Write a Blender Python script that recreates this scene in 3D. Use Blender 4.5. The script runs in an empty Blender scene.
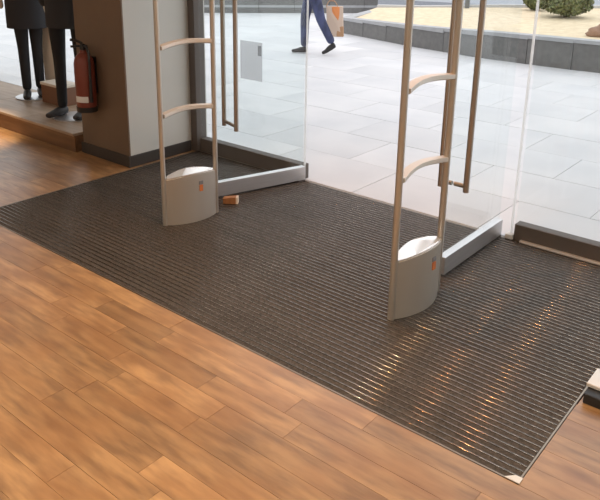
import bpy, bmesh, math, random
from mathutils import Vector, Matrix
random.seed(7)
S = bpy.context.scene
C = S.collection

# ------------------------------------------------------------------ camera
YAW, PITCH, ROLL = (math.radians(a) for a in (-39.1256, 17.5938, 0.9749))
F, CX, CY, H = 706.3, 300.0, 161.5, 1.6
cw = Vector((math.sin(YAW)*math.cos(PITCH), math.cos(YAW)*math.cos(PITCH), -math.sin(PITCH)))
cr0 = Vector((math.cos(YAW), -math.sin(YAW), 0)); cu0 = cr0.cross(cw)
cr = math.cos(ROLL)*cr0 + math.sin(ROLL)*cu0
cu = -math.sin(ROLL)*cr0 + math.cos(ROLL)*cu0
CAM = Vector((0, 0, H))
cd = bpy.data.cameras.new('camera'); cam = bpy.data.objects.new('camera', cd); C.objects.link(cam)
M = Matrix.Identity(4)
for i in range(3):
    M[i][0] = cr[i]; M[i][1] = cu[i]; M[i][2] = -cw[i]; M[i][3] = CAM[i]
cam.matrix_world = M
cd.sensor_width = 36.0; cd.lens = F/600*36
cd.shift_y = -(250-CY)/600
cd.clip_start = 0.02; cd.clip_end = 200
S.camera = cam
def ground(px, py, z=0.0):          # the point at height z seen at this pixel
    d = (px-CX)/F*cr - (py-CY)/F*cu + cw
    return CAM + d*((z-H)/d.z)

# ------------------------------------------------------------------ sky and exposure
w = bpy.data.worlds.new('overcast_sky'); S.world = w; w.use_nodes = True
bg = w.node_tree.nodes['Background']
bg.inputs[0].default_value = (0.98, 0.975, 1.0, 1); bg.inputs[1].default_value = 1.35
vs = S.view_settings
vs.view_transform = 'Standard'; vs.look = 'None'; vs.exposure = 0.25; vs.gamma = 1; vs.use_curve_mapping = False

# ------------------------------------------------------------------ materials
def mat(name, col, rough=0.6, metal=0.0, noise=None, bump=None, spec=0.5, rand=0.0, use='OBJ'):
    """noise=(scale xyz, detail, amount, second colour); rand = brightness spread from piece to piece"""
    m = bpy.data.materials.new(name); m.use_nodes = True
    nt = m.node_tree; N = nt.nodes; L = nt.links; b = N['Principled BSDF']
    b.inputs['Roughness'].default_value = rough; b.inputs['Metallic'].default_value = metal
    b.inputs['Specular IOR Level'].default_value = spec
    b.inputs['Base Color'].default_value = (*col, 1)
    out = None
    if noise or bump or rand:
        geo = N.new('ShaderNodeNewGeometry')
    if noise:
        sc, det, amt, c2 = noise
        mp = N.new('ShaderNodeMapping'); mp.inputs['Scale'].default_value = sc
        L.new(geo.outputs['Position'], mp.inputs[0])
        nz = N.new('ShaderNodeTexNoise'); nz.inputs['Scale'].default_value = 1; nz.inputs['Detail'].default_value = det
        L.new(mp.outputs[0], nz.inputs[0])
        rp = N.new('ShaderNodeMapRange'); rp.inputs[1].default_value = 0.35; rp.inputs[2].default_value = 0.65
        rp.inputs[4].default_value = amt
        L.new(nz.outputs[0], rp.inputs[0])
        mx = N.new('ShaderNodeMix'); mx.data_type = 'RGBA'
        mx.inputs[6].default_value = (*col, 1); mx.inputs[7].default_value = (*c2, 1)
        L.new(rp.outputs[0], mx.inputs[0]); out = mx.outputs[2]
    if rand:
        if use == 'OBJ':
            rn = N.new('ShaderNodeObjectInfo').outputs['Random']
        else:
            rn = geo.outputs['Random Per Island']
        rr = N.new('ShaderNodeMapRange'); rr.inputs[3].default_value = 1-rand; rr.inputs[4].default_value = 1+rand
        L.new(rn, rr.inputs[0])
        hs = N.new('ShaderNodeHueSaturation'); hs.inputs['Color'].default_value = (*col, 1)
        L.new(rr.outputs[0], hs.inputs['Value'])
        if out: L.new(out, hs.inputs['Color'])
        out = hs.outputs[0]
        if noise:      # the grain is shifted from piece to piece
            ad = N.new('ShaderNodeVectorMath'); ad.operation = 'MULTIPLY_ADD'
            cb = N.new('ShaderNodeCombineXYZ'); L.new(rn, cb.inputs[0]); L.new(rn, cb.inputs[1]); L.new(rn, cb.inputs[2])
            ad.inputs[1].default_value = (37, 53, 19)
            L.new(cb.outputs[0], ad.inputs[0]); L.new(mp.outputs[0], ad.inputs[2]); L.new(ad.outputs[0], nz.inputs[0])
    if out: L.new(out, b.inputs['Base Color'])
    if bump:
        sc, st = bump
        bz = N.new('ShaderNodeTexNoise'); bz.inputs['Scale'].default_value = sc; bz.inputs['Detail'].default_value = 3
        L.new(geo.outputs['Position'], bz.inputs[0])
        bp = N.new('ShaderNodeBump'); bp.inputs['Strength'].default_value = st; bp.inputs['Distance'].default_value = 0.01
        L.new(bz.outputs[0], bp.inputs['Height']); L.new(bp.outputs[0], b.inputs['Normal'])
    return m

def glass_mat(name, tint):
    m = bpy.data.materials.new(name); m.use_nodes = True
    nt = m.node_tree; N = nt.nodes; L = nt.links
    N.remove(N['Principled BSDF'])
    t = N.new('ShaderNodeBsdfTransparent'); t.inputs[0].default_value = (*tint, 1)
    g = N.new('ShaderNodeBsdfGlossy'); g.inputs['Roughness'].default_value = 0.0; g.inputs[0].default_value = (1, 1, 1, 1)
    lw = N.new('ShaderNodeLayerWeight'); lw.inputs[0].default_value = 0.5
    pw = N.new('ShaderNodeMath'); pw.operation = 'POWER'; pw.inputs[1].default_value = 5
    L.new(lw.outputs['Facing'], pw.inputs[0])
    fr = N.new('ShaderNodeMath'); fr.operation = 'MULTIPLY_ADD'; fr.inputs[1].default_value = 0.5; fr.inputs[2].default_value = 0.02
    L.new(pw.outputs[0], fr.inputs[0])
    mx = N.new('ShaderNodeMixShader')
    L.new(fr.outputs[0], mx.inputs[0]); L.new(t.outputs[0], mx.inputs[1]); L.new(g.outputs[0], mx.inputs[2])
    L.new(mx.outputs[0], N['Material Output'].inputs[0])
    return m

def film_mat(name, col, clear):
    m = bpy.data.materials.new(name); m.use_nodes = True
    nt = m.node_tree; N = nt.nodes; L = nt.links
    N.remove(N['Principled BSDF'])
    t = N.new('ShaderNodeBsdfTransparent'); d = N.new('ShaderNodeBsdfTranslucent'); f = N.new('ShaderNodeBsdfDiffuse')
    d.inputs[0].default_value = (*col, 1); f.inputs[0].default_value = (*col, 1)
    m1 = N.new('ShaderNodeMixShader'); m1.inputs[0].default_value = 0.4
    L.new(d.outputs[0], m1.inputs[1]); L.new(f.outputs[0], m1.inputs[2])
    m2 = N.new('ShaderNodeMixShader'); m2.inputs[0].default_value = 1-clear
    L.new(t.outputs[0], m2.inputs[1]); L.new(m1.outputs[0], m2.inputs[2])
    L.new(m2.outputs[0], N['Material Output'].inputs[0])
    return m

def emit_mat(name, col, st):
    m = bpy.data.materials.new(name); m.use_nodes = True
    b = m.node_tree.nodes['Principled BSDF']
    b.inputs['Emission Color'].default_value = (*col, 1); b.inputs['Emission Strength'].default_value = st
    return m

WOOD_A, WOOD_B = (0.45, 0.268, 0.125), (0.165, 0.088, 0.042)
def wood(name, use):
    m = mat(name, WOOD_A, 0.36, noise=((5.5, 28, 5), 7, 0.72, WOOD_B), rand=0.2, use=use, spec=1.0)
    nt = m.node_tree; N = nt.nodes; L = nt.links; b = N['Principled BSDF']
    src = b.inputs['Base Color'].links[0].from_socket
    geo = next(n for n in N if n.type == 'NEW_GEOMETRY')
    # scattered knots: stretched cells, dark at the heart
    mp_ = N.new('ShaderNodeMapping'); mp_.inputs['Scale'].default_value = (3.0, 7.5, 1); L.new(geo.outputs['Position'], mp_.inputs[0])
    vo = N.new('ShaderNodeTexVoronoi'); vo.inputs['Scale'].default_value = 1.0; L.new(mp_.outputs[0], vo.inputs[0])
    mr = N.new('ShaderNodeMapRange'); mr.inputs[1].default_value = 0.03; mr.inputs[2].default_value = 0.26; mr.inputs[3].default_value = 0.95; mr.inputs[4].default_value = 0.0
    L.new(vo.outputs['Distance'], mr.inputs[0])
    # broad cloudy tone
    bz = N.new('ShaderNodeTexNoise'); bz.inputs['Scale'].default_value = 1.0; bz.inputs['Detail'].default_value = 4
    mp2 = N.new('ShaderNodeMapping'); mp2.inputs['Scale'].default_value = (3.5, 7.0, 1); L.new(geo.outputs['Position'], mp2.inputs[0]); L.new(mp2.outputs[0], bz.inputs[0])
    ga = N.new('ShaderNodeMapRange'); ga.inputs[1].default_value = 0.42; ga.inputs[2].default_value = 0.62; L.new(bz.outputs[0], ga.inputs[0])
    mu = N.new('ShaderNodeMath'); mu.operation = 'MULTIPLY'; L.new(mr.outputs[0], mu.inputs[0]); L.new(ga.outputs[0], mu.inputs[1])
    mx = N.new('ShaderNodeMix'); mx.data_type = 'RGBA'; mx.inputs[7].default_value = (0.10, 0.048, 0.022, 1)
    L.new(mu.outputs[0], mx.inputs[0]); L.new(src, mx.inputs[6])
    m3 = N.new('ShaderNodeMix'); m3.data_type = 'RGBA'; m3.inputs[7].default_value = (0.30, 0.145, 0.055, 1)
    mh = N.new('ShaderNodeMath'); mh.operation = 'MULTIPLY'; mh.inputs[1].default_value = 0.5; L.new(ga.outputs[0], mh.inputs[0])
    L.new(mh.outputs[0], m3.inputs[0]); L.new(mx.outputs[2], m3.inputs[6])
    L.new(m3.outputs[2], b.inputs['Base Color'])
    return m
m_plank = wood('oak_plank', 'OBJ'); m_plank_i = wood('oak_plank_far', 'ISL')
m_sub = mat('joint_brown', (0.16, 0.08, 0.035), 0.8)
m_carpet = mat('ribbed_carpet', (0.046, 0.038, 0.032), 0.9, noise=((90, 90, 40), 3, 0.7, (0.110, 0.091, 0.075)), bump=(400, 0.4), rand=0.12)
m_rail = mat('mat_aluminium', (0.30, 0.28, 0.26), 0.155, 1.0, noise=((60, 60, 60), 2, 0.8, (0.14, 0.13, 0.12)))
_n = m_rail.node_tree.nodes; _t = _n.new('ShaderNodeCombineXYZ'); _t.inputs[1].default_value = 1.0      # brushed lengthwise
_n['Principled BSDF'].inputs['Anisotropic'].default_value = 1.0
m_rail.node_tree.links.new(_t.outputs[0], _n['Principled BSDF'].inputs['Tangent'])
m_matframe = mat('mat_frame_metal', (0.34, 0.29, 0.24), 0.4, 1.0)
m_matbase = mat('mat_well', (0.03, 0.028, 0.025), 0.9)
m_champ = mat('champagne_metal', (0.56, 0.53, 0.48), 0.34, 0.7)
m_gatepanel = mat('gate_panel_metal', (0.50, 0.47, 0.42), 0.42, 0.5, noise=((6, 6, 1.5), 2, 0.4, (0.43, 0.39, 0.34)))
m_gatetop = mat('gate_top_gloss', (0.85, 0.85, 0.84), 0.22, 0.7)
m_rung = mat('pale_rung', (0.74, 0.71, 0.65), 0.4, 0.3)
m_steel = mat('brushed_steel', (0.62, 0.62, 0.63), 0.38, 0.85, noise=((8, 8, 90), 2, 0.3, (0.5, 0.5, 0.52)))
m_handle = mat('bronze_steel', (0.42, 0.375, 0.33), 0.32, 0.9)
m_glass = glass_mat('door_glass', (0.965, 0.985, 0.985))
m_glassedge = film_mat('glass_edge', (0.92, 0.94, 0.94), 0.4)
m_bronze = mat('dark_bronze_frame', (0.115, 0.10, 0.09), 0.65, 0.0)
m_sillstripe = mat('sill_strip_metal', (0.75, 0.72, 0.68), 0.4, 0.3)
m_colgrey = mat('column_paint_grey', (0.60, 0.60, 0.565), 0.65, noise=((3, 3, 3), 3, 0.3, (0.56, 0.56, 0.525)))
m_colbrown = mat('column_brown_panel', (0.17, 0.115, 0.075), 0.6, noise=((5, 5, 1.2), 3, 0.4, (0.14, 0.09, 0.06)))
m_skirt = mat('dark_skirting', (0.045, 0.038, 0.033), 0.5)
m_wall = mat('shop_wall_paint', (0.72, 0.67, 0.60), 0.8)
m_ceil = mat('ceiling_paint', (0.80, 0.78, 0.74), 0.85)
m_render = mat('outside_wall_render', (0.5, 0.49, 0.47), 0.85)
m_slab = mat('pavement_slab', (0.66, 0.66, 0.67), 0.62, noise=((1.6, 1.6, 1.6), 5, 0.8, (0.56, 0.57, 0.59)), rand=0.05)
m_slab_i = mat('pavement_slab_far', (0.66, 0.66, 0.67), 0.62, noise=((1.6, 1.6, 1.6), 5, 0.8, (0.56, 0.57, 0.59)), rand=0.05, use='ISL')
m_joint = mat('pavement_joint', (0.60, 0.60, 0.61), 0.9)
m_plwall = mat('planter_granite', (0.14, 0.139, 0.135), 0.6, noise=((14, 14, 14), 4, 0.7, (0.185, 0.182, 0.175)), rand=0.07)
m_coping = mat('planter_coping', (0.40, 0.41, 0.42), 0.6, noise=((9, 9, 9), 3, 0.5, (0.31, 0.31, 0.32)))
m_gravel = mat('yellow_gravel', (0.78, 0.66, 0.47), 0.9, noise=((9, 9, 9), 6, 0.8, (0.66, 0.53, 0.35)), bump=(60, 0.7))
m_leaf = mat('shrub_leaf', (0.12, 0.16, 0.06), 0.6, rand=0.35, use='ISL', noise=((10, 10, 10), 2, 0.8, (0.20, 0.19, 0.085)))
m_stem = mat('shrub_stem', (0.10, 0.07, 0.045), 0.8)
m_rock = mat('red_brown_rock', (0.36, 0.22, 0.15), 0.85, noise=((9, 9, 9), 4, 0.7, (0.24, 0.15, 0.11)), bump=(25, 0.7))
m_road = mat('road_asphalt', (0.34, 0.36, 0.40), 0.8, noise=((30, 30, 30), 3, 0.5, (0.28, 0.30, 0.33)))
m_kerb = mat('kerb_stone', (0.5, 0.5, 0.5), 0.75)
m_red = mat('extinguisher_red', (0.19, 0.04, 0.024), 0.4)
m_black = mat('black_plastic', (0.015, 0.015, 0.016), 0.45)
m_white = mat('white_label', (0.72, 0.72, 0.70), 0.5)
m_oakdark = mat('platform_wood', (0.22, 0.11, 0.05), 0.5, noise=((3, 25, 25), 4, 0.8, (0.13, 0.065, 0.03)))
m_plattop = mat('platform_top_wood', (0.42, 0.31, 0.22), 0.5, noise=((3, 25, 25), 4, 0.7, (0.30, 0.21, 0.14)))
m_cloth = mat('black_cloth', (0.012, 0.012, 0.014), 0.85, bump=(200, 0.3))
m_cloth2 = mat('charcoal_cloth', (0.022, 0.022, 0.026), 0.85, bump=(200, 0.3))
m_manneq = mat('mannequin_shell', (0.7, 0.66, 0.6), 0.4)
m_beige = mat('beige_mullion', (0.72, 0.64, 0.54), 0.6)
m_boxwood = mat('brown_box_wood', (0.20, 0.09, 0.045), 0.5)
m_jeans = mat('blue_denim', (0.075, 0.09, 0.19), 0.85, noise=((9, 9, 6), 3, 0.9, (0.035, 0.04, 0.075)), bump=(300, 0.3))
m_jacket = mat('grey_jacket', (0.10, 0.11, 0.16), 0.8)
m_skin = mat('skin', (0.55, 0.34, 0.24), 0.55)
m_hair = mat('dark_hair', (0.03, 0.02, 0.015), 0.6)
m_shoe = mat('dark_shoe', (0.025, 0.022, 0.022), 0.5)
m_bagpale = mat('bag_pale', (0.62, 0.48, 0.38), 0.6)
m_bagorange = mat('bag_orange', (0.75, 0.27, 0.09), 0.55)
m_bagtan = mat('bag_tan', (0.45, 0.26, 0.14), 0.6)
m_wedge = mat('wedge_wood', (0.42, 0.19, 0.07), 0.6, noise=((60, 12, 12), 3, 0.6, (0.30, 0.12, 0.04)))
m_wedgeend = mat('wedge_end', (0.72, 0.60, 0.48), 0.6)
m_orange = mat('badge_orange', (0.65, 0.20, 0.06), 0.45)
m_diff = emit_mat('fill_diffuser', (1.0, 0.92, 0.82), 1.5)  # glowing face of the added fill panels
m_lens = emit_mat('lamp_lens', (1.0, 0.72, 0.42), 6)
m_notice = film_mat('frosted_notice', (0.62, 0.63, 0.66), 0.5)
m_noticed = mat('notice_print', (0.22, 0.23, 0.25), 0.6)
m_noticep = film_mat('notice_film_print', (0.35, 0.36, 0.38), 0.55)

# ------------------------------------------------------------------ helpers
def link(name, me, m, parent=None):
    o = bpy.data.objects.new(name, me); C.objects.link(o)
    if m is not None and not me.materials: me.materials.append(m)
    if parent: o.parent = parent
    return o
def tag(o, label=None, cat=None, group=None, kind=None):
    if label: o['label'] = label
    if cat: o['category'] = cat
    if group: o['group'] = group
    if kind: o['kind'] = kind
    return o
def empty(name, loc=(0, 0, 0), rz=0, label=None, cat=None, group=None, kind=None):
    o = bpy.data.objects.new(name, None); C.objects.link(o); o.empty_display_size = 0.05
    o.location = loc; o.rotation_euler = (0, 0, rz)
    return tag(o, label, cat, group, kind)
def b_box(bm, x0, x1, y0, y1, z0, z1, mat4=None, bev=0.0):
    r = bmesh.ops.create_cube(bm, size=1)
    vs_ = r['verts']
    for v in vs_:
        v.co = Vector((x0+(v.co.x+.5)*(x1-x0), y0+(v.co.y+.5)*(y1-y0), z0+(v.co.z+.5)*(z1-z0)))
    if bev:
        es = list({e for v in vs_ for e in v.link_edges})
        rb = bmesh.ops.bevel(bm, geom=es, offset=bev, segments=2, affect='EDGES', profile=0.5)
        vs_ = list({v for f in rb['faces'] for v in f.verts} | {v for v in vs_ if v.is_valid})
    if mat4: bmesh.ops.transform(bm, matrix=mat4, verts=[v for v in vs_ if v.is_valid])
def finish(bm, name, smooth=False):
    bmesh.ops.recalc_face_normals(bm, faces=bm.faces[:])
    me = bpy.data.meshes.new(name); bm.to_mesh(me); bm.free()
    if smooth:
        for p in me.polygons: p.use_smooth = True
    return me
def box(name, x0, x1, y0, y1, z0, z1, m, parent=None, bev=0.0):
    bm = bmesh.new(); b_box(bm, x0, x1, y0, y1, z0, z1, bev=bev)
    return link(name, finish(bm, name), m, parent)
def sweep(bm, pts, ring, closed_caps=True):
    """ring(i) -> list of offsets (u,v); frames follow the path"""
    pts = [Vector(p) for p in pts]; rows = []
    prev = None
    for i, p in enumerate(pts):
        t = (pts[min(i+1, len(pts)-1)] - pts[max(i-1, 0)]).normalized()
        if prev is None:
            ref = Vector((0, 0, 1)) if abs(t.z) < 0.9 else Vector((1, 0, 0))
            a = t.cross(ref).normalized()
        else:
            a = (prev - t*prev.dot(t)).normalized()
        prev = a; b = t.cross(a)
        rows.append([bm.verts.new(p + a*u_ + b*v_) for u_, v_ in ring(i)])
    n = len(rows[0])
    for i in range(len(rows)-1):
        for k in range(n):
            bm.faces.new((rows[i][k], rows[i][(k+1) % n], rows[i+1][(k+1) % n], rows[i+1][k]))
    if closed_caps:
        bm.faces.new(rows[0][::-1]); bm.faces.new(rows[-1])
def circ(r, n=12, sx=1, sy=1):
    return [(r*sx*math.cos(2*math.pi*k/n), r*sy*math.sin(2*math.pi*k/n)) for k in range(n)]
def tube(name, pts, r, m, parent=None, n=12, smooth=True, sx=1, sy=1):
    bm = bmesh.new(); rr = r if isinstance(r, (list, tuple)) else [r]*len(pts)
    sweep(bm, pts, lambda i: circ(rr[i], n, sx, sy))
    return link(name, autosmooth(finish(bm, name)), m, parent)
def autosmooth(me, ang=40):
    for p in me.polygons: p.use_smooth = True
    try: me.set_sharp_from_angle(angle=math.radians(ang))
    except Exception: pass
    return me
def lathe(name, prof, m, parent=None, n=20, loc=(0, 0, 0)):
    bm = bmesh.new(); rows = []
    for r_, z in prof:
        rows.append([bm.verts.new((loc[0]+r_*math.cos(2*math.pi*k/n), loc[1]+r_*math.sin(2*math.pi*k/n), loc[2]+z)) for k in range(n)])
    for i in range(len(rows)-1):
        for k in range(n):
            bm.faces.new((rows[i][k], rows[i][(k+1) % n], rows[i+1][(k+1) % n], rows[i+1][k]))
    bm.faces.new(rows[0][::-1]); bm.faces.new(rows[-1])
    return link(name, autosmooth(finish(bm, name)), m, parent)
def prism(name, poly, z0, z1, m, parent=None, ztop=None):
    bm = bmesh.new(); n = len(poly)
    lo = [bm.verts.new((p[0], p[1], z0)) for p in poly]
    hi = [bm.verts.new((p[0], p[1], ztop[i] if ztop else z1)) for i, p in enumerate(poly)]
    for i in range(n): bm.faces.new((lo[i], lo[(i+1) % n], hi[(i+1) % n], hi[i]))
    bm.faces.new(lo[::-1]); bm.faces.new(hi)
    return link(name, finish(bm, name), m, parent)
def skin(name, verts, edges, radii, m, parent=None, sub=2, root=0):
    me = bpy.data.meshes.new(name); me.from_pydata([tuple(v) for v in verts], edges, [])
    tmp = bpy.data.objects.new(name+'_tmp', me); C.objects.link(tmp)
    md = tmp.modifiers.new('s', 'SKIN'); md.use_smooth_shade = True
    for i, sv in enumerate(me.skin_vertices[0].data):
        r_ = radii[i]; sv.radius = r_ if isinstance(r_, tuple) else (r_, r_); sv.use_root = (i == root)
    ss = tmp.modifiers.new('d', 'SUBSURF'); ss.levels = sub; ss.render_levels = sub
    dg = bpy.context.evaluated_depsgraph_get(); dg.update()
    out = bpy.data.meshes.new_from_object(tmp.evaluated_get(dg)); out.name = name
    bpy.data.objects.remove(tmp); bpy.data.meshes.remove(me)
    out.materials.clear()
    for p in out.polygons: p.use_smooth = True
    return link(name, out, m, parent)

# ------------------------------------------------------------------ measures (metres)
MX0, MX1, MY0, MY1 = -3.96, -0.59, 1.82, 3.60      # the mat
FY = 3.62                                           # the glass front
RX0, RX1, RY0 = -8.5, 2.2, -2.6                     # the shop
CEIL = 2.8

# ------------------------------------------------------------------ shop floor: every stave a piece
floor = box('floor', RX0, RX1, RY0, FY-0.02, -0.06, -0.012, m_sub); tag(floor, 'warm oak strip floor of the shop around the dark mat', kind='structure')
bm = bmesh.new(); b_box(bm, 0, 1, 0, 1, -0.012, 0)
plank_me = finish(bm, 'plank'); plank_me.materials.append(m_plank)
PW = 0.104
staves = []
def project(p):
    v = Vector(p)-CAM; d = v.dot(cw)
    return (CX+F*v.dot(cr)/d, CY-F*v.dot(cu)/d, d) if d > 0.05 else (1e5, 1e5, 99)
row = 0; y = MY0 - 0.002 - PW*42
while y < FY-0.03:
    x = RX0 + random.uniform(-0.5, 0)
    while x < RX1:
        ln = random.choice((0.42, 0.55, 0.7, 0.85, 1.0)); x2 = x+ln
        y2 = min(y+PW, FY-0.03)
        segs = [(max(x, RX0), min(x2, RX1))]
        if y2 > MY0:            # the mat lies in this row
            segs = [(max(x, RX0), min(x2, MX0-0.002)), (max(x, MX1+0.002), min(x2, RX1))]
        for a, b in segs:
            if b-a > 0.02: staves.append((a, b, y, y2))
        x = x2
    y += PW; row += 1
def shown(s):
    cx_, cy_ = (s[0]+s[1])/2, (s[2]+s[3])/2
    px, py, d = project((cx_, cy_, 0))
    inside = -60 < px < 660 and 0 < py < 560 and cy_ < 3.1
    return (0 if inside else 1, d)
staves.sort(key=shown)
for a, b, y0, y1 in staves[:300]:
    o = link('plank', plank_me, None, floor)
    o.location = (a+0.0006, y0+0.0006, random.uniform(-0.0006, 0)); o.scale = (b-a-0.0012, y1-y0-0.0012, 1)
bm = bmesh.new()
for a, b, y0, y1 in staves[300:]:
    b_box(bm, a+0.0006, b-0.0006, y0+0.0006, y1-0.0006, -0.012, -0.0002)
tag(link('plank_field', finish(bm, 'plank_field'), m_plank_i, floor), kind='stuff')

# ------------------------------------------------------------------ entrance mat: carpet strips and aluminium rails
mat_o = empty('entrance_mat', (MX0, MY0, 0), 0, 'large dark ribbed entrance mat set into the floor inside the glass doors', 'mat')
def mp(o): o.parent = mat_o; o.matrix_parent_inverse = Matrix.Translation((-MX0, -MY0, 0)); return o
mp(box('mat_well', MX0, MX1, MY0, MY1, -0.0115, -0.0075, m_matbase))
NS = 60; pit = (MY1-MY0-0.016)/NS
bm = bmesh.new(); b_box(bm, MX0+0.008, MX1-0.008, 0, pit-0.0072, -0.0074, -0.0012)
strip_me = finish(bm, 'carpet_strip'); strip_me.materials.append(m_carpet)
bm = bmesh.new(); prof = []
for k in range(9):
    a = math.pi*k/8; prof.append((-0.0028*math.cos(a), -0.0004+0.0010*math.sin(a)))
prof += [(0.0028, -0.0074), (-0.0028, -0.0074)]
A = [bm.verts.new((MX0+0.008, p[0], p[1])) for p in prof]; B = [bm.verts.new((MX1-0.008, p[0], p[1])) for p in prof]
for k in range(len(prof)): bm.faces.new((A[k], A[(k+1) % len(prof)], B[(k+1) % len(prof)], B[k]))
bm.faces.new(A); bm.faces.new(B)
rail_me = autosmooth(finish(bm, 'metal_rail'), 60); rail_me.materials.append(m_rail)
for k in range(NS):
    o = mp(link('carpet_strip', strip_me, None)); o.location = (0, MY0+0.008+k*pit, 0)
    o = mp(link('metal_rail', rail_me, None)); o.location = (0, MY0+0.008+(k+1)*pit-0.0036, 0)
for nm, a in (('frame_bar', (MX0, MX1, MY0, MY0+0.006)), ('frame_bar', (MX0, MX1, MY1-0.006, MY1)),
              ('frame_bar', (MX0, MX0+0.006, MY0+0.006, MY1-0.006)), ('frame_bar', (MX1-0.006, MX1, MY0+0.006, MY1-0.006))):
    mp(box(nm, *a, -0.0074, 0.001, m_matframe))
mp(prism('corner_plate', [(MX1-0.045, MY0), (MX1+0.004, MY0), (MX1+0.004, MY0+0.03), (MX1-0.02, MY0+0.028)], 0.0012, 0.004, m_sillstripe))
# the planks stop a little short of the frame
# ------------------------------------------------------------------ shop shell
tag(box('ceiling', RX0, RX1, RY0, FY+0.1, CEIL, CEIL+0.1, m_ceil), kind='structure')
tag(box('wall_back', RX0, RX1, RY0-0.12, RY0, -0.06, CEIL, m_wall), kind='structure')
tag(box('wall_left', RX0-0.12, RX0, RY0, FY+0.1, -0.06, CEIL, m_wall), kind='structure')
tag(box('wall_right', RX1, RX1+0.12, RY0, FY+0.1, -0.06, CEIL, m_wall), kind='structure')
wf = box('wall_front', RX0-0.12, RX1+0.12, FY-0.06, FY+0.14, 2.32, 4.6, m_render); tag(wf, kind='structure')

# column beside the doors, clad brown on the shop side
CXL, CXR, CYF = -4.56, -4.0, 2.98
col = empty('wall_column', (CXR, CYF, 0), 0, 'grey column with brown shop side beside the glass doors', kind='structure')
def cp(o): o.parent = col; o.matrix_parent_inverse = Matrix.Translation((-CXR, -CYF, 0)); return o
cp(box('column_core', CXL, CXR, CYF+0.012, FY+0.12, 0, CEIL, m_colgrey))
cp(box('brown_panel', CXL, CXR, CYF, CYF+0.0115, 0, CEIL, m_colbrown))
cp(box('skirting', CXL-0.012, CXR+0.014, CYF-0.014, CYF-0.0005, 0.001, 0.085, m_skirt, bev=0.003))
cp(box('skirting', CXR+0.0005, CXR+0.014, CYF, FY-0.06, 0.001, 0.085, m_skirt, bev=0.003))

# ------------------------------------------------------------------ fixed glazing
def window(name, x0, x1, sillh, lab, mull=(), left_jamb=True):
    wdw = empty(name, ((x0+x1)/2, FY, 0), 0, lab, kind='structure')
    inv = Matrix.Translation((-(x0+x1)/2, -FY, 0))
    def wp(o): o.parent = wdw; o.matrix_parent_inverse = inv; return o
    wp(box('sill', x0, x1, FY-0.02, FY+0.05, -0.01, sillh, m_bronze, bev=0.004))
    wp(box('pane', x0+0.002, x1-0.002, FY-0.006, FY+0.006, sillh, 2.31, m_glass))
    return wdw, wp
w1, p1 = window('window_1', -3.93, -2.905, 0.105, 'fixed glass panel with dark sill between column and open left door')
p1(box('jamb', -3.998, -3.932, FY-0.05, FY+0.05, 0.0, 2.31, m_bronze, bev=0.004))
p1(box('glass_edge', -2.905, -2.899, FY-0.007, FY+0.007, 0.0, 2.31, m_glassedge))
w2, p2 = window('window_2', -1.375, RX1, 0.095, 'fixed glass panel with dark sill right of the open door')
p2(box('glass_edge', -1.402, -1.391, FY-0.006, FY+0.006, 0.02, 2.31, m_glassedge))
p2(box('glass_clamp', -1.42, -1.376, FY-0.035, FY+0.02, 0.002, 0.03, m_white, bev=0.003))
p2(box('sill_strip', -1.33, RX1, FY-0.045, FY-0.021, 0.002, 0.014, m_sillstripe, bev=0.002))
w3, p3 = window('window_3', RX0, CXL, 0.12, 'shop display window behind the dark mannequins')
p3(box('mullion', -6.02, -5.84, FY-0.05, FY+0.05, 0.12, 2.31, m_beige, bev=0.004))
tag(box('trim_1', -2.89, -1.41, FY-0.03, FY+0.03, 2.22, 2.32, m_steel), kind='structure')

# notice stuck on the left fixed pane
nb = ground(262, 82)
def onfront(px, py, Y):
    d = (px-CX)/F*cr - (py-CY)/F*cu + cw
    return CAM + d*(Y/d.y)
a = onfront(240, 40, FY-0.01); b = onfront(262, 82, FY-0.01)
nt_ = empty('window_notice', ((a.x+b.x)/2, FY-0.0075, b.z), 0, 'plain grey paper notice stuck on the glass left of the open doorway', 'notice')
hw, hh = abs(b.x-a.x)/2, a.z-b.z
box('sheet', -hw, hw, -0.001, 0.001, 0, hh, m_notice, nt_)
box('dark_print', hw*0.62, hw*0.92, -0.0018, -0.0011, hh*0.66, hh*0.92, m_noticep, nt_)

# ------------------------------------------------------------------ glass doors, swung inwards
def glass_door(name, hinge, free, lab, hdl=0.075, hoff=0.07):
    h_ = Vector((*hinge, 0)); f_ = Vector((*free, 0)); d = f_-h_; Ln = d.length
    rz = math.atan2(d.y, d.x)
    o = empty(name, h_, rz, lab, kind='structure')
    box('glass_pane', 0.012, Ln, -0.005, 0.005, 0.105, 2.12, m_glass, o)
    r_ = box('bottom_rail', 0.0, Ln, -0.021, 0.021, 0.010, 0.105, m_steel, o, bev=0.003)
    box('pivot', -0.004, 0.05, -0.017, 0.017, 0.0, 0.0098, m_bronze, r_)
    box('top_rail', 0.0, Ln, -0.021, 0.021, 2.12, 2.21, m_steel, o, bev=0.003)
    box('free_edge', Ln+0.0005, Ln+0.005, -0.0052, 0.0052, 0.106, 2.119, m_glassedge, o)
    for s in (-1, 1):
        hb = tube('pull_bar', [(Ln-hdl, s*hoff, 0.445), (Ln-hdl, s*hoff, 1.0), (Ln-hdl, s*hoff, 1.85)], 0.0145, m_handle, o, n=14)
        for z in (0.475, 1.815):
            tube('standoff', [(Ln-hdl, s*0.006, z), (Ln-hdl, s*(hoff-0.004), z)], 0.0115, m_handle, hb, n=10)
    return o
glass_door('door_1', (-2.895, 3.60), (-3.10, 2.955), 'open glass door with silver bottom rail beside the grey column', 0.115, 0.082)
glass_door('door_2', (-1.466, 3.60), (-1.466, 2.925), 'open glass door with silver bottom rail behind the nearer security gate', 0.06, 0.068)

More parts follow.
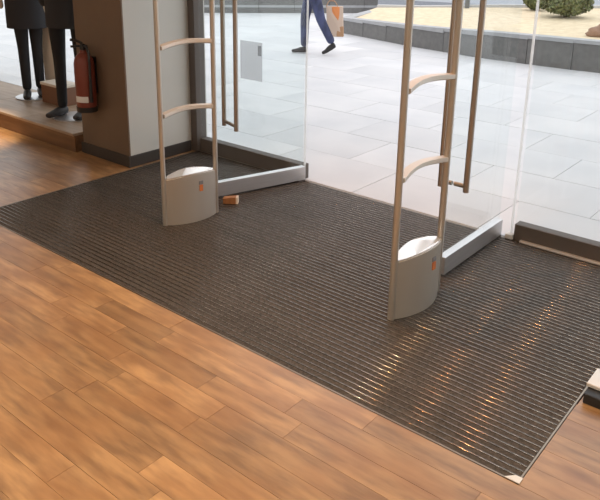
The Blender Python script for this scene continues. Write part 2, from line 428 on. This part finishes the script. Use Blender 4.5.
# ------------------------------------------------------------------ security gates
def security_gate(a, b, lab):
    a = Vector((*a, 0)); b = Vector((*b, 0)); d = b-a; W = d.length
    # local x from near post to far post; local -y faces the camera's right
    a.z = 0.0012
    o = empty('security_gate', a, math.atan2(d.y, d.x), lab, 'security gate', 'anti-theft gates at the doorway')
    HT = 1.62; pr = 0.0165
    for x in (0.0, W):
        tube('post', [(x, 0, 0.0), (x, 0, 0.5), (x, 0, 1.1), (x, 0, HT-0.06)], pr, m_champ, o, n=16, sx=1.0, sy=0.8)
    top = [(W/2-(W/2)*math.cos(math.pi*k/10), 0, HT-0.06+0.07*math.sin(math.pi*k/10)) for k in range(11)]
    tube('top_bar', top, 0.019, m_champ, o, n=12)
    for z in (0.655, 1.03, 1.40):
        bm = bmesh.new(); pts = []
        for k in range(11):
            t = k/10; pts.append((0.012+t*(W-0.024), 0.030*math.sin(math.pi*t), z-0.010+0.012*math.sin(math.pi*t)+0.016*t))
        sweep(bm, pts, lambda i: [(-0.019, -0.012), (0.019, -0.012), (0.019, 0.006), (0.011, 0.012), (-0.011, 0.012), (-0.019, 0.006)])
        link('rung', autosmooth(finish(bm, 'rung')), m_rung, o)
    # lens-shaped foot: bowed skirt and domed bright top
    n = 12; fr, bk = [], []
    for k in range(n+1):
        t = k/n; s = math.sin(math.pi*t)**0.8 if 0 < t < 1 else 0
        fr.append((0.006+t*(W-0.012), -0.012-0.052*s)); bk.append((0.006+t*(W-0.012), 0.012+0.036*s))
    poly = fr + bk[::-1]
    sk = prism('foot_skirt', poly, 0.0, 0.28, m_gatepanel, o, ztop=[0.272+0.02*math.sin(math.pi*(p[0]/W)) for p in poly])
    autosmooth(sk.data, 35)
    inner = [(W/2+(p[0]-W/2)*0.95, p[1]*0.9) for p in poly]
    prism('foot_top', inner, 0.27, 0.3, m_gatetop, o, ztop=[0.279+0.02*math.sin(math.pi*(p[0]/W))+0.12*max(p[1], 0) for p in inner])
    bd = box('badge', W*0.56, W*0.64, -0.0665, -0.062, 0.225, 0.247, m_noticed, o, bev=0.002)
    prism('badge_drop', [(W*0.57, -0.0675), (W*0.57, -0.0665+0.004), (W*0.63, -0.0665+0.004), (W*0.63, -0.0675)], 0.185, 0.222, m_orange, bd)
    return o
security_gate((-2.985, 2.445), (-2.915, 2.785), 'champagne security gate standing nearer the grey column')
security_gate((-1.425, 2.405), (-1.405, 2.775), 'champagne security gate standing in front of the right glass door')

# door wedge by the left door
wv = ground(230, 203)
wd = empty('door_wedge', (wv.x, wv.y, 0.002), math.atan2(-0.3, 1.0)+0.9, 'small orange-brown wooden wedge by the left glass door corner', 'wedge'); wd.scale = (0.8, 0.9, 0.95)
prism('wedge_body', [(-0.05, -0.024), (0.05, -0.024), (0.05, 0.024), (-0.05, 0.024)], 0, 0.04, m_wedge, wd, ztop=[0.036, 0.046, 0.046, 0.036])
prism('wedge_end', [(0.0505, -0.024), (0.066, -0.024), (0.066, 0.024), (0.0505, 0.024)], 0, 0.046, m_wedgeend, wd)

# low black block at the right edge of the mat
pb = empty('floor_block', (-0.575, 2.36, 0), 0, 'low black block with pale metal edge beside the mat', 'block')
box('block_body', 0.0, 0.30, 0.0, 0.17, 0.0, 0.04, m_black, pb, bev=0.004)
box('pale_edge', -0.008, 0.30, 0.05, 0.175, 0.0405, 0.055, m_sillstripe, pb, bev=0.003)

# ------------------------------------------------------------------ ceiling downlights
def downlight(x, y, watts, lab, ang=70, group='warm ceiling downlights', rad=0.03, col=(1.0, 0.76, 0.50)):
    o = empty('ceiling_downlight', (x, y, CEIL), 0, lab, 'ceiling light', group)
    lathe('trim_ring', [(0.045, -0.001), (0.075, -0.001), (0.075, -0.012), (0.068, -0.016), (0.045, -0.016)], m_champ, o)
    lathe('lens', [(0.001, -0.004), (0.044, -0.004), (0.044, -0.008), (0.001, -0.008)], m_lens, o)
    ld = bpy.data.lights.new('lamp', 'SPOT'); ld.energy = watts; ld.color = col
    ld.spot_size = math.radians(ang); ld.spot_blend = 0.7; ld.shadow_soft_size = rad
    lo = bpy.data.objects.new('lamp', ld); C.objects.link(lo); lo.parent = o; lo.location = (0, 0, -0.03)
    return o
for x, e, l in ((-1.70, 36, 'amber ceiling downlight directly above the gate by the right door'), (-2.10, 26, 'amber ceiling downlight above the mat between the two gates'),
                (-2.50, 15, 'amber ceiling downlight nearest the gate by the grey column')):
    downlight(x, 2.32, e, l, 100, 'downlights above the mat', 0.022, (1.0, 0.42, 0.13))
def fill_light(x, y, watts, lab):  # unseen panel added to lift the ambient light inside the shop
    o = empty('ceiling_fill_light', (x, y, CEIL), 0, lab, 'ceiling light', 'added fill lights out of view')
    for a_ in ((-0.31, 0.31, 0.30, 0.33), (-0.31, 0.31, -0.33, -0.30), (-0.33, -0.31, -0.33, 0.33), (0.31, 0.33, -0.33, 0.33)):
        box('frame_bar', *a_, -0.02, -0.001, m_white, o)
    box('diffuser', -0.309, 0.309, -0.299, 0.299, -0.008, -0.002, m_diff, o)
    ld = bpy.data.lights.new('lamp', 'AREA'); ld.energy = watts; ld.color = (1.0, 0.90, 0.78); ld.size = 0.58
    lo = bpy.data.objects.new('lamp', ld); C.objects.link(lo); lo.parent = o; lo.location = (0, 0, -0.012)
fill_light(1.2, -0.2, 24, 'added square fill light on the ceiling at the right of the shop')
fill_light(-1.8, -1.6, 22, 'added square fill light on the ceiling behind the viewer on the left')
fill_light(-5.4, -0.9, 20, 'added square fill light on the ceiling over the left of the shop')
downlight(-5.65, 2.42, 620, 'warm ceiling downlight in front of the display platform', 27)
for x, y, e, l in ((-2.7, 0.7, 92, 'warm ceiling downlight over the floor left of the viewer'), (-1.2, 0.75, 92, 'warm ceiling downlight over the floor before the mat'),
                (0.5, 1.0, 75, 'warm ceiling downlight over the floor right of the mat'), (-1.6, -1.4, 60, 'warm ceiling downlight behind the viewer')):
    downlight(x, y, e, l, 95, 'downlights over the shop floor')

# ------------------------------------------------------------------ display platform and mannequins
PH = 0.15; PYF = 2.93
pl = empty('display_platform', (-6.4, PYF, 0), 0, 'low wooden display platform under the mannequins by the column', 'platform')
def pp(o): o.parent = pl; o.matrix_parent_inverse = Matrix.Translation((6.4, -PYF, 0)); return o
pp(box('platform_front', -8.3, -4.60, PYF, PYF+0.02, 0.0, PH-0.022, m_oakdark))
for k in range(5):
    x0 = -8.3+k*0.74
    pp(box('top_board', x0, x0+0.737, PYF-0.012, FY-0.03, PH-0.0215, PH, m_plattop, bev=0.003))
pp(box('platform_body', -8.29, -4.61, PYF+0.0205, FY-0.04, 0.0, PH-0.022, m_oakdark))

def mannequin(pos, rz, lab, gap=0.075, step=0.05, hem=0.64):
    o = empty('mannequin', (pos.x, pos.y, PH), rz, lab, 'mannequin', 'dark-dressed mannequins on the platform')
    lathe('base_plate', [(0.17, 0.0), (0.17, 0.008), (0.165, 0.011), (0.001, 0.011)], m_steel, o, n=28)
    h = 0.011
    V = [(0, 0, 0.95), (0, 0, 1.1), (0, 0, 1.28), (0, 0, 1.42), (0, 0, 1.50), (0, 0.01, 1.58), (0, 0.02, 1.68), (0, 0.01, 1.76)]
    Rr = [(0.13, 0.09), (0.11, 0.08), (0.14, 0.10), (0.10, 0.08), (0.045, 0.045), (0.06, 0.07), (0.075, 0.09), (0.045, 0.055)]
    E = [(i, i+1) for i in range(7)]
    for s in (-1, 1):
        i0 = len(V)
        V += [(s*0.18, 0, 1.38), (s*0.23, -0.01, 1.12), (s*0.22, 0.03, 0.90), (s*0.21, 0.05, 0.80)]
        Rr += [0.05, 0.04, 0.032, 0.03]; E += [(3, i0), (i0, i0+1), (i0+1, i0+2), (i0+2, i0+3)]
        i0 = len(V)
        V += [(s*gap*1.1, 0, 0.85), (s*gap, s*step*0.5, 0.48), (s*gap, s*step, 0.09)]
        Rr += [0.07, 0.048, 0.032]; E += [(0, i0), (i0, i0+1), (i0+1, i0+2)]
    skin('body', V, E, Rr, m_manneq, o)
    for s in (-1, 1):
        st = s*step
        skin('trouser_leg', [(s*gap*1.1, 0, 0.90), (s*gap*1.08, 0.1*st, 0.72), (s*gap, 0.5*st, 0.46), (s*gap, st, 0.065)], [(0, 1), (1, 2), (2, 3)],
             [0.085, 0.072, 0.052, 0.042], m_cloth, o)
        skin('shoe', [(s*gap, st+0.045, h+0.04), (s*gap, st-0.02, h+0.042), (s*gap*1.15, st-0.11, h+0.03), (s*gap*1.25, st-0.17, h+0.024)], [(0, 1), (1, 2), (2, 3)],
             [(0.034, 0.036), (0.038, 0.042), (0.038, 0.028), (0.028, 0.020)], m_shoe, o, root=1)
    # coat: an open, slightly flared shell
    bm = bmesh.new(); rows = []
    for z, rx, ry in ((hem, 0.178, 0.135), (hem+0.1, 0.178, 0.135), (0.97, 0.175, 0.13), (1.1, 0.165, 0.12), (1.28, 0.185, 0.135), (1.40, 0.17, 0.115), (1.46, 0.09, 0.08), (1.50, 0.065, 0.065)):
        rows.append([bm.verts.new((rx*math.cos(t)*(1+0.03*math.sin(5*t)), ry*math.sin(t)*(1+0.03*math.sin(4*t)), z)) for t in [2*math.pi*k/28 for k in range(28)]])
    for i in range(len(rows)-1):
        for k in range(28): bm.faces.new((rows[i][k], rows[i][(k+1) % 28], rows[i+1][(k+1) % 28], rows[i+1][k]))
    bm.faces.new(rows[0][::-1])
    ct = link('coat', autosmooth(finish(bm, 'coat'), 60), m_cloth2, o)
    for s in (-1, 1):
        skin('sleeve', [(s*0.13, 0, 1.41), (s*0.19, 0, 1.36), (s*0.235, -0.01, 1.12), (s*0.225, 0.03, 0.88)], [(0, 1), (1, 2), (2, 3)], [0.06, 0.068, 0.056, 0.046], m_cloth2, ct)
    return o
mannequin(ground(35, 97, PH), 1.05, 'dark-trousered mannequin farther from the fire extinguisher', 0.058, 0.03, 0.64)
mannequin(ground(75, 117, PH), 0.3, 'dark-trousered mannequin half hidden behind the column', 0.10, 0.02, 0.74)
bp_ = ground(60, 103, PH)
bx_ = empty('display_box', (bp_.x, FY-0.17, PH), 0.0, 'small brown wooden box between the mannequins by the window', 'box')
box('box_body', -0.16, 0.16, -0.09, 0.09, 0, 0.16, m_boxwood, bx_, bev=0.004)
box('box_lid', -0.165, 0.165, -0.095, 0.095, 0.1605, 0.185, m_beige, bx_, bev=0.004)

# ------------------------------------------------------------------ fire extinguisher on the column
ev = onfront(87, 109, CYF-0.085)
fx = empty('fire_extinguisher', (ev.x, CYF-0.082, ev.z), 0, 'red fire extinguisher hung on the brown side of the column', 'extinguisher'); fx.scale = (1.06, 1.0, 1.1)
lathe('cylinder', [(0.055, 0.0), (0.066, 0.008), (0.07, 0.03), (0.07, 0.30), (0.062, 0.335), (0.042, 0.36), (0.024, 0.372), (0.022, 0.39)], m_red, fx, n=28)
lathe('base_ring', [(0.056, -0.012), (0.072, -0.012), (0.074, 0.02), (0.0705, 0.022), (0.0705, 0.0)], m_black, fx, n=28)
vv = lathe('valve', [(0.02, 0.391), (0.024, 0.40), (0.018, 0.425), (0.012, 0.43)], m_black, fx, n=14)
tube('lever', [(0.0, 0.0, 0.43), (-0.03, -0.03, 0.45), (-0.055, -0.06, 0.455)], 0.009, m_black, vv, n=8)
tube('carry_handle', [(0.0, 0.0, 0.412), (-0.03, -0.03, 0.415), (-0.06, -0.055, 0.41)], 0.008, m_black, vv, n=8)
tube('hose', [(0.02, 0, 0.415), (0.055, -0.01, 0.42), (0.085, -0.015, 0.38), (0.09, -0.02, 0.28), (0.086, -0.02, 0.16), (0.084, -0.02, 0.06)], [0.009, 0.009, 0.009, 0.009, 0.011, 0.014], m_black, fx, n=10)
bm = bmesh.new()
def patch(bm, t0, t1, z0, z1, r_=0.0712):
    n = 8; lo, hi = [], []
    for k in range(n+1):
        t = math.radians(t0+(t1-t0)*k/n)
        lo.append(bm.verts.new((r_*math.cos(t), r_*math.sin(t), z0))); hi.append(bm.verts.new((r_*math.cos(t), r_*math.sin(t), z1)))
    for k in range(n): bm.faces.new((lo[k], lo[k+1], hi[k+1], hi[k]))
patch(bm, -110, -25, 0.055, 0.095)
link('label_band', autosmooth(finish(bm, 'label_band')), m_white, fx)
bm = bmesh.new()
for k in range(6): patch(bm, -128, -118, 0.13+k*0.022, 0.145+k*0.022)
link('label_print', autosmooth(finish(bm, 'label_print')), m_white, fx)
box('bracket', -0.03, 0.03, 0.071, 0.082, 0.1, 0.34, m_black, fx)

# ------------------------------------------------------------------ outside: pavement of slabs
pv = box('pavement', -17, 6, FY-0.02, 18, -0.10, -0.012, m_joint); tag(pv, 'pale grey slab pavement outside the shop', kind='structure')
bm = bmesh.new(); b_box(bm, 0, 0.896, 0, 0.596, -0.012, 0, bev=0.002)
slab_me = finish(bm, 'slab'); slab_me.materials.append(m_slab)
slabs = []
for r_ in range(24):
    for c_ in range(-1, 26):
        slabs.append((-16.9+c_*0.9+(0.45 if r_ % 2 else 0), FY+0.002+r_*0.6))
slabs = [s for s in slabs if -17 < s[0] and s[0]+0.9 < 6 and s[1]+0.6 < 18]
def sl_key(s):
    px, py, d = project((s[0]+.45, s[1]+.3, 0))
    return (0 if -60 < px < 660 and -20 < py < 300 else 1, d)
slabs.sort(key=sl_key)
for x, y in slabs[:230]:
    o = link('slab', slab_me, None, pv); o.location = (x, y, random.uniform(-0.0015, 0))
bm = bmesh.new()
for x, y in slabs[230:]: b_box(bm, x, x+0.894, y, y+0.594, -0.012, -0.0003)
tag(link('slab_field', finish(bm, 'slab_field'), m_slab_i, pv), kind='stuff')

# ------------------------------------------------------------------ raised gravel planter
P = [(-7.45, 10.25), (-6.4, 9.92), (-5.4, 9.62), (-4.3, 9.42), (-2.9, 9.40), (-1.2, 9.55), (1.5, 9.9)]
ZT = [0.27, 0.30, 0.335, 0.385, 0.40, 0.40, 0.40]
def along(t):
    i = min(int(t), len(P)-2); f = t-i
    return (Vector(P[i])*(1-f)+Vector(P[i+1])*f, ZT[i]*(1-f)+ZT[i+1]*f)
pts = []
t = 0.0
while t < len(P)-1.001:
    p, z = along(t); pts.append((p, z))
    i = min(int(t), len(P)-2); t += 0.62/(Vector(P[i+1])-Vector(P[i])).length
pts.append(along(len(P)-1.0001))
plt = empty('planter', (P[3][0], P[3][1], 0), 0, 'long dark granite planter wall holding yellow gravel across the pavement', 'planter')
def plp(o): o.parent = plt; o.matrix_parent_inverse = Matrix.Translation((-P[3][0], -P[3][1], 0)); return o
BACK = [(1.5, 15.6), (-3.4, 14.55), (-5.7, 12.95), (-7.2, 12.5), (-8.0, 12.2)]
def quadprism(name, a, b, th, z0, za, zb, m, g=0.004):
    d = (b-a).normalized(); nrm = Vector((-d.y, d.x)); a2 = a+d*g; b2 = b-d*g
    poly = [a2, b2, b2+nrm*th, a2+nrm*th]
    return prism(name, poly, z0, za, m, ztop=[za, zb, zb, za])
for i in range(len(pts)-1):
    (a, za), (b, zb) = pts[i], pts[i+1]
    plp(quadprism('granite_panel', a, b, 0.14, -0.005, za-0.045, zb-0.045, m_plwall))
    d = (b-a).normalized(); nrm = Vector((-d.y, d.x))*0.015
    c = plp(quadprism('coping_stone', a-nrm, b-nrm, 0.20, za-0.0445, za, zb, m_coping, 0.002))
a = Vector(P[0]); b = Vector((-8.0, 12.2))
for k in range(3):
    p0 = b+(a-b)*(k/3); p1_ = b+(a-b)*((k+1)/3)
    plp(quadprism('granite_panel', p0, p1_, 0.14, -0.005, 0.225, 0.225, m_plwall))
    plp(quadprism('coping_stone', p0, p1_, 0.18, 0.2255, 0.27, 0.27, m_coping))
bed = [(p.x+0.0, p.y+0.13) for p, z in pts]; bz = [z-0.03 for p, z in pts]
poly = bed + BACK
zz = bz + [0.44, 0.44, 0.40, 0.30, 0.28]
gb = plp(prism('gravel_bed', poly, 0.0, 0.3, m_gravel, ztop=zz)); tag(gb, kind='stuff')
for i in range(len(BACK)-1):
    a, b = Vector(BACK[i]), Vector(BACK[i+1])
    z0, z1 = zz[len(bed)+i], zz[len(bed)+i+1]
    n = max(1, int((b-a).length/1.0))
    for k in range(n):
        u0, u1 = k/n, (k+1)/n
        plp(quadprism('back_kerb', a+(b-a)*u0, a+(b-a)*u1, -0.16, -0.005, z0+(z1-z0)*u0+0.05, z0+(z1-z0)*u1+0.05, m_kerb))
tag(prism('road', [(6, 16.2), (-3.5, 15.2), (-6, 13.6), (-8.5, 13.0), (-8.5, 30), (6, 30)], -0.01, 0.38, m_road), 'grey road strip behind the planter', kind='structure')
# second, farther planter wall on the left
fw = empty('far_planter_wall', (-11, 11.4, 0), 0, 'distant dark grey low wall seen left of the walking person', 'wall')
a = Vector((-13.4, 8.75)); b = Vector((-8.6, 14.0))
for k in range(9):
    p0 = a+(b-a)*(k/9); p1_ = a+(b-a)*((k+1)/9)
    o = quadprism('granite_panel', p0, p1_, 0.3, -0.005, 0.12, 0.12, m_plwall); o.parent = fw; o.matrix_parent_inverse = Matrix.Translation((11, -11.4, 0))
    o = quadprism('light_course', p0, p1_, 0.27, 0.1205, 0.17, 0.17, m_coping); o.parent = fw; o.matrix_parent_inverse = Matrix.Translation((11, -11.4, 0))
    o = quadprism('granite_panel', p0, p1_, 0.3, 0.1705, 0.42, 0.42, m_plwall); o.parent = fw; o.matrix_parent_inverse = Matrix.Translation((11, -11.4, 0))

from mathutils.bvhtree import BVHTree
_bv = BVHTree.FromPolygons([v.co[:] for v in gb.data.vertices], [p.vertices[:] for p in gb.data.polygons])
def bedz(x, y):
    h_ = _bv.ray_cast(Vector((x, y, 3)), Vector((0, 0, -1)))
    return h_[0].z if h_[0] is not None else 0.37
# ------------------------------------------------------------------ shrubs, rock, post in the bed
def shrub(px, py, rx, rz, lab, seed):
    zb = 0.385; p = ground(px, py, zb)
    # ground() meets the front of the crown: the stem stands a radius behind
    away = Vector((p.x, p.y, 0)).normalized(); p = p + away*rx*0.55; zb = bedz(p.x, p.y)
    o = empty('round_shrub', (p.x, p.y, zb), 0, lab, 'shrub', 'rounded shrubs in the gravel bed')
    rnd = random.Random(seed)
    for k in range(5):
        a = k*1.256+rnd.random(); tube('stem', [(0.02*math.cos(a), 0.02*math.sin(a), 0.001), (0.3*rx*math.cos(a), 0.3*rx*math.sin(a), rz*0.55)], [0.014, 0.008], m_stem, o, n=6)
    bm = bmesh.new()
    for k in range(3600):
        v = Vector((rnd.gauss(0, 1), rnd.gauss(0, 1), rnd.gauss(0, 1))).normalized()
        rr = rnd.uniform(0.62, 1.0)**0.6*(0.88+0.12*math.sin(5*v.x+seed)*math.cos(6*v.y+2*v.z))
        c = Vector((v.x*rx*rr, v.y*rx*rr, rz*0.52+v.z*rz*0.52*rr))
        if c.z < 0.015: continue
        ax = Vector((rnd.gauss(0, 1), rnd.gauss(0, 1), rnd.gauss(0, 1))).normalized()
        n_ = (v+ax*0.8).normalized(); a = n_.orthogonal().normalized(); b = n_.cross(a)
        th = rnd.random()*6.28; a, b = a*math.cos(th)+b*math.sin(th), b*math.cos(th)-a*math.sin(th)
        l_ = rnd.uniform(0.022, 0.042)
        q = [c-a*l_, c-b*l_*0.5, c+a*l_, c+b*l_*0.5]
        bm.faces.new([bm.verts.new(x) for x in q])
    me = bpy.data.meshes.new('foliage'); bm.to_mesh(me); bm.free()
    tag(link('foliage', me, m_leaf, o), kind='stuff')
shrub(565, 19, 0.44, 0.46, 'larger green rounded shrub on the yellow gravel', 3)
shrub(535, 12, 0.27, 0.40, 'smaller dull green shrub behind the larger rounded one', 5)
rp_ = ground(598, 34, 0.385)
bm = bmesh.new(); bmesh.ops.create_icosphere(bm, subdivisions=3, radius=1)
rnd = random.Random(4)
for v in bm.verts:
    k = 1+0.18*math.sin(3.1*v.co.x+1)*math.cos(4*v.co.y)+0.08*math.sin(9*v.co.z+5*v.co.x)
    v.co = Vector((v.co.x*0.22*k, v.co.y*0.16*k, max(v.co.z*0.13*k, -0.03)+0.03))
rk = link('garden_rock', finish(bm, 'garden_rock', True), m_rock); rk.location = (rp_.x+0.03, rp_.y+0.12, bedz(rp_.x+0.03, rp_.y+0.12))
tag(rk, 'reddish brown rock lying on the gravel right of the shrubs', 'rock')
bo = ground(467, 8, 0.37)
tube_o = empty('short_post', (bo.x, bo.y, bedz(bo.x, bo.y)+0.001), 0, 'thin dark post standing in the gravel behind the pull bar', 'post')
tube('post_shaft', [(0, 0, 0), (0, 0, 0.55)], 0.045, m_plwall, tube_o, n=12)
lathe('post_cap', [(0.05, 0.5505), (0.05, 0.57), (0.02, 0.59)], m_coping, tube_o, n=12)

# ------------------------------------------------------------------ walking person and shopping bag
po = ground(311, 54); fwd = Vector((-0.80, -0.60, 0)).normalized()
person = empty('person', (po.x, po.y, 0), math.atan2(fwd.y, fwd.x), 'person in blue jeans and dark shoes walking past outside', 'person')
# local x forward, y to the person's left (towards the shop)
V = [(0, 0, 0.95), (0.0, 0, 1.08), (0.01, 0, 1.25), (0.02, 0, 1.40), (0.03, 0, 1.48), (0.045, 0, 1.54), (0.055, 0, 1.62), (0.05, 0, 1.70)]
Rr = [(0.10, 0.15), (0.09, 0.13), (0.11, 0.16), (0.09, 0.13), (0.05, 0.05), (0.06, 0.055), (0.085, 0.07), (0.055, 0.05)]
E = [(i, i+1) for i in range(7)]
def add(ch, root, rad):
    i0 = len(V); V.extend(ch); Rr.extend(rad); E.append((root, i0)); E.extend((i0+k, i0+k+1) for k in range(len(ch)-1)); return i0
LEG1 = [(0.03, -0.085, 0.88), (0.10, -0.085, 0.49), (0.10, -0.08, 0.09)]      # leading, right leg
LEG2 = [(-0.03, 0.085, 0.88), (-0.13, 0.085, 0.50), (-0.30, 0.08, 0.17)]      # trailing, left leg
for lg in (LEG1, LEG2): add(lg, 0, [0.075, 0.052, 0.036])
ARM1 = [(0.0, -0.20, 1.38), (-0.12, -0.25, 1.12), (-0.25, -0.255, 0.88), (-0.28, -0.255, 0.81)]
ARM2 = [(0.02, 0.20, 1.38), (0.08, 0.24, 1.12), (0.25, 0.22, 0.95), (0.30, 0.21, 0.88)]
for ar in (ARM1, ARM2): add(ar, 3, [0.052, 0.042, 0.03, 0.032])
skin('body', V, E, Rr, m_skin, person)
for ar, dx in ((ARM1, 0.35), (ARM2, -0.15)):
    for k in range(4):
        y0 = ar[3][1]+(k-1.5)*0.019*0; x0 = ar[3][0]+(k-1.5)*0.020
        tube('finger', [(x0, ar[3][1], ar[3][2]-0.01), (x0+0.003, ar[3][1]+0.012, ar[3][2]-0.05), (x0, ar[3][1]-0.012, ar[3][2]-0.075-0.006*(k in (1, 2)))], [0.0095, 0.009, 0.007], m_skin, person, n=8)
    tube('thumb', [(ar[3][0]+0.028, ar[3][1], ar[3][2]), (ar[3][0]+0.048, ar[3][1]-0.01, ar[3][2]-0.03), (ar[3][0]+0.04, ar[3][1]-0.02, ar[3][2]-0.055)], [0.011, 0.010, 0.008], m_skin, person, n=8)
tr_v = [(0, 0, 0.98), (0, 0, 0.90)]; tr_r = [(0.115, 0.165), (0.11, 0.16)]; tr_e = [(0, 1)]
for lg in (LEG1, LEG2):
    i0 = len(tr_v); k0, k1, k2 = (Vector(q) for q in lg)
    tr_v += [k0-Vector((0, 0, 0.06)), k0.lerp(k1, .55), k1, k1.lerp(k2, .5), k1.lerp(k2, 1.02)]; tr_r += [0.092, 0.082, 0.070, 0.063, 0.058]
    tr_e += [(1, i0)]+[(i0+k, i0+k+1) for k in range(4)]
skin('jeans', tr_v, tr_e, tr_r, m_jeans, person)
jk_v = [(0, 0, 0.93), (0, 0, 1.08), (0.01, 0, 1.25), (0.02, 0, 1.40), (0.03, 0, 1.455)]; jk_r = [(0.125, 0.18), (0.115, 0.16), (0.13, 0.18), (0.105, 0.15), (0.062, 0.062)]
jk_e = [(0, 1), (1, 2), (2, 3), (3, 4)]
for ar in (ARM1, ARM2):
    i0 = len(jk_v); q = [Vector(x) for x in ar[:3]]
    jk_v += [q[0], q[1], q[1].lerp(q[2], 0.9)]; jk_r += [0.068, 0.056, 0.045]; jk_e += [(3, i0), (i0, i0+1), (i0+1, i0+2)]
skin('jacket', jk_v, jk_e, jk_r, m_jacket, person)
skin('shoe', [(0.055, -0.08, 0.05), (0.12, -0.08, 0.055), (0.21, -0.083, 0.036), (0.29, -0.086, 0.027)], [(0, 1), (1, 2), (2, 3)], [(0.04, 0.042), (0.044, 0.045), (0.044, 0.03), (0.034, 0.022)], m_shoe, person, root=1)
skin('shoe', [(-0.345, 0.08, 0.155), (-0.29, 0.08, 0.125), (-0.215, 0.083, 0.055), (-0.155, 0.086, 0.028)], [(0, 1), (1, 2), (2, 3)], [(0.04, 0.04), (0.044, 0.045), (0.042, 0.032), (0.034, 0.022)], m_shoe, person, root=1)
hr_v = [(0.02, 0, 1.70), (0.0, 0, 1.64), (-0.01, 0, 1.57)]
skin('hair', hr_v, [(0, 1), (1, 2)], [(0.085, 0.072), (0.085, 0.072), (0.055, 0.055)], m_hair, person)
bm = bmesh.new(); sweep(bm, [(0.135, 0, 1.635), (0.155, 0, 1.60), (0.132, 0, 1.592)], lambda i: circ((0.006, 0.013, 0.006)[i], 8))
link('nose', autosmooth(finish(bm, 'nose')), m_skin, person)
for s in (-1, 1):
    bm = bmesh.new(); bmesh.ops.create_uvsphere(bm, u_segments=10, v_segments=8, radius=0.011, matrix=Matrix.Translation((0.128, s*0.03, 1.635)))
    link('eye', finish(bm, 'eye', True), m_hair, person)
    bm = bmesh.new(); bmesh.ops.create_uvsphere(bm, u_segments=10, v_segments=8, radius=1, matrix=Matrix.Translation((0.045, s*0.072, 1.615)) @ Matrix.Diagonal((0.018, 0.009, 0.03, 1)))
    link('ear', finish(bm, 'ear', True), m_skin, person)
box('mouth', 0.118, 0.132, -0.022, 0.022, 1.556, 1.564, m_red, person)

bag = empty('shopping_bag', (po.x, po.y, 0), math.atan2(fwd.y, fwd.x), 'orange and cream shopping bag hanging from the walking person\'s hand', 'bag')
def bagpart(name, x0, x1, z0, z1, m, th=0.055, yc=-0.262):
    bm = bmesh.new(); b_box(bm, x0, x1, yc-th, yc+th, z0, z1, bev=0.012)
    for v in bm.verts:
        t = (v.co.z-0.22)/0.44
        v.co.y = yc+(v.co.y-yc)*(1.05-0.55*t)+0.006*math.sin(17*v.co.x+9*v.co.z)
        v.co.x += -0.02*(1-t)
    return link(name, finish(bm, name), m, bag)
bagpart('bag_body', -0.445, -0.20, 0.225, 0.66, m_bagpale)
bagpart('orange_panel', -0.40, -0.28, 0.40, 0.655, m_bagorange, 0.0585)
bagpart('tan_base', -0.448, -0.34, 0.23, 0.38, m_bagtan, 0.0585)
for s in (-1, 1):
    tube('bag_handle', [(-0.37, -0.262+s*0.018, 0.65), (-0.33, -0.262+s*0.012, 0.72), (-0.28, -0.262, 0.745), (-0.23, -0.262+s*0.012, 0.72), (-0.20, -0.262+s*0.018, 0.65)], 0.006, m_bagtan, bag, n=8)
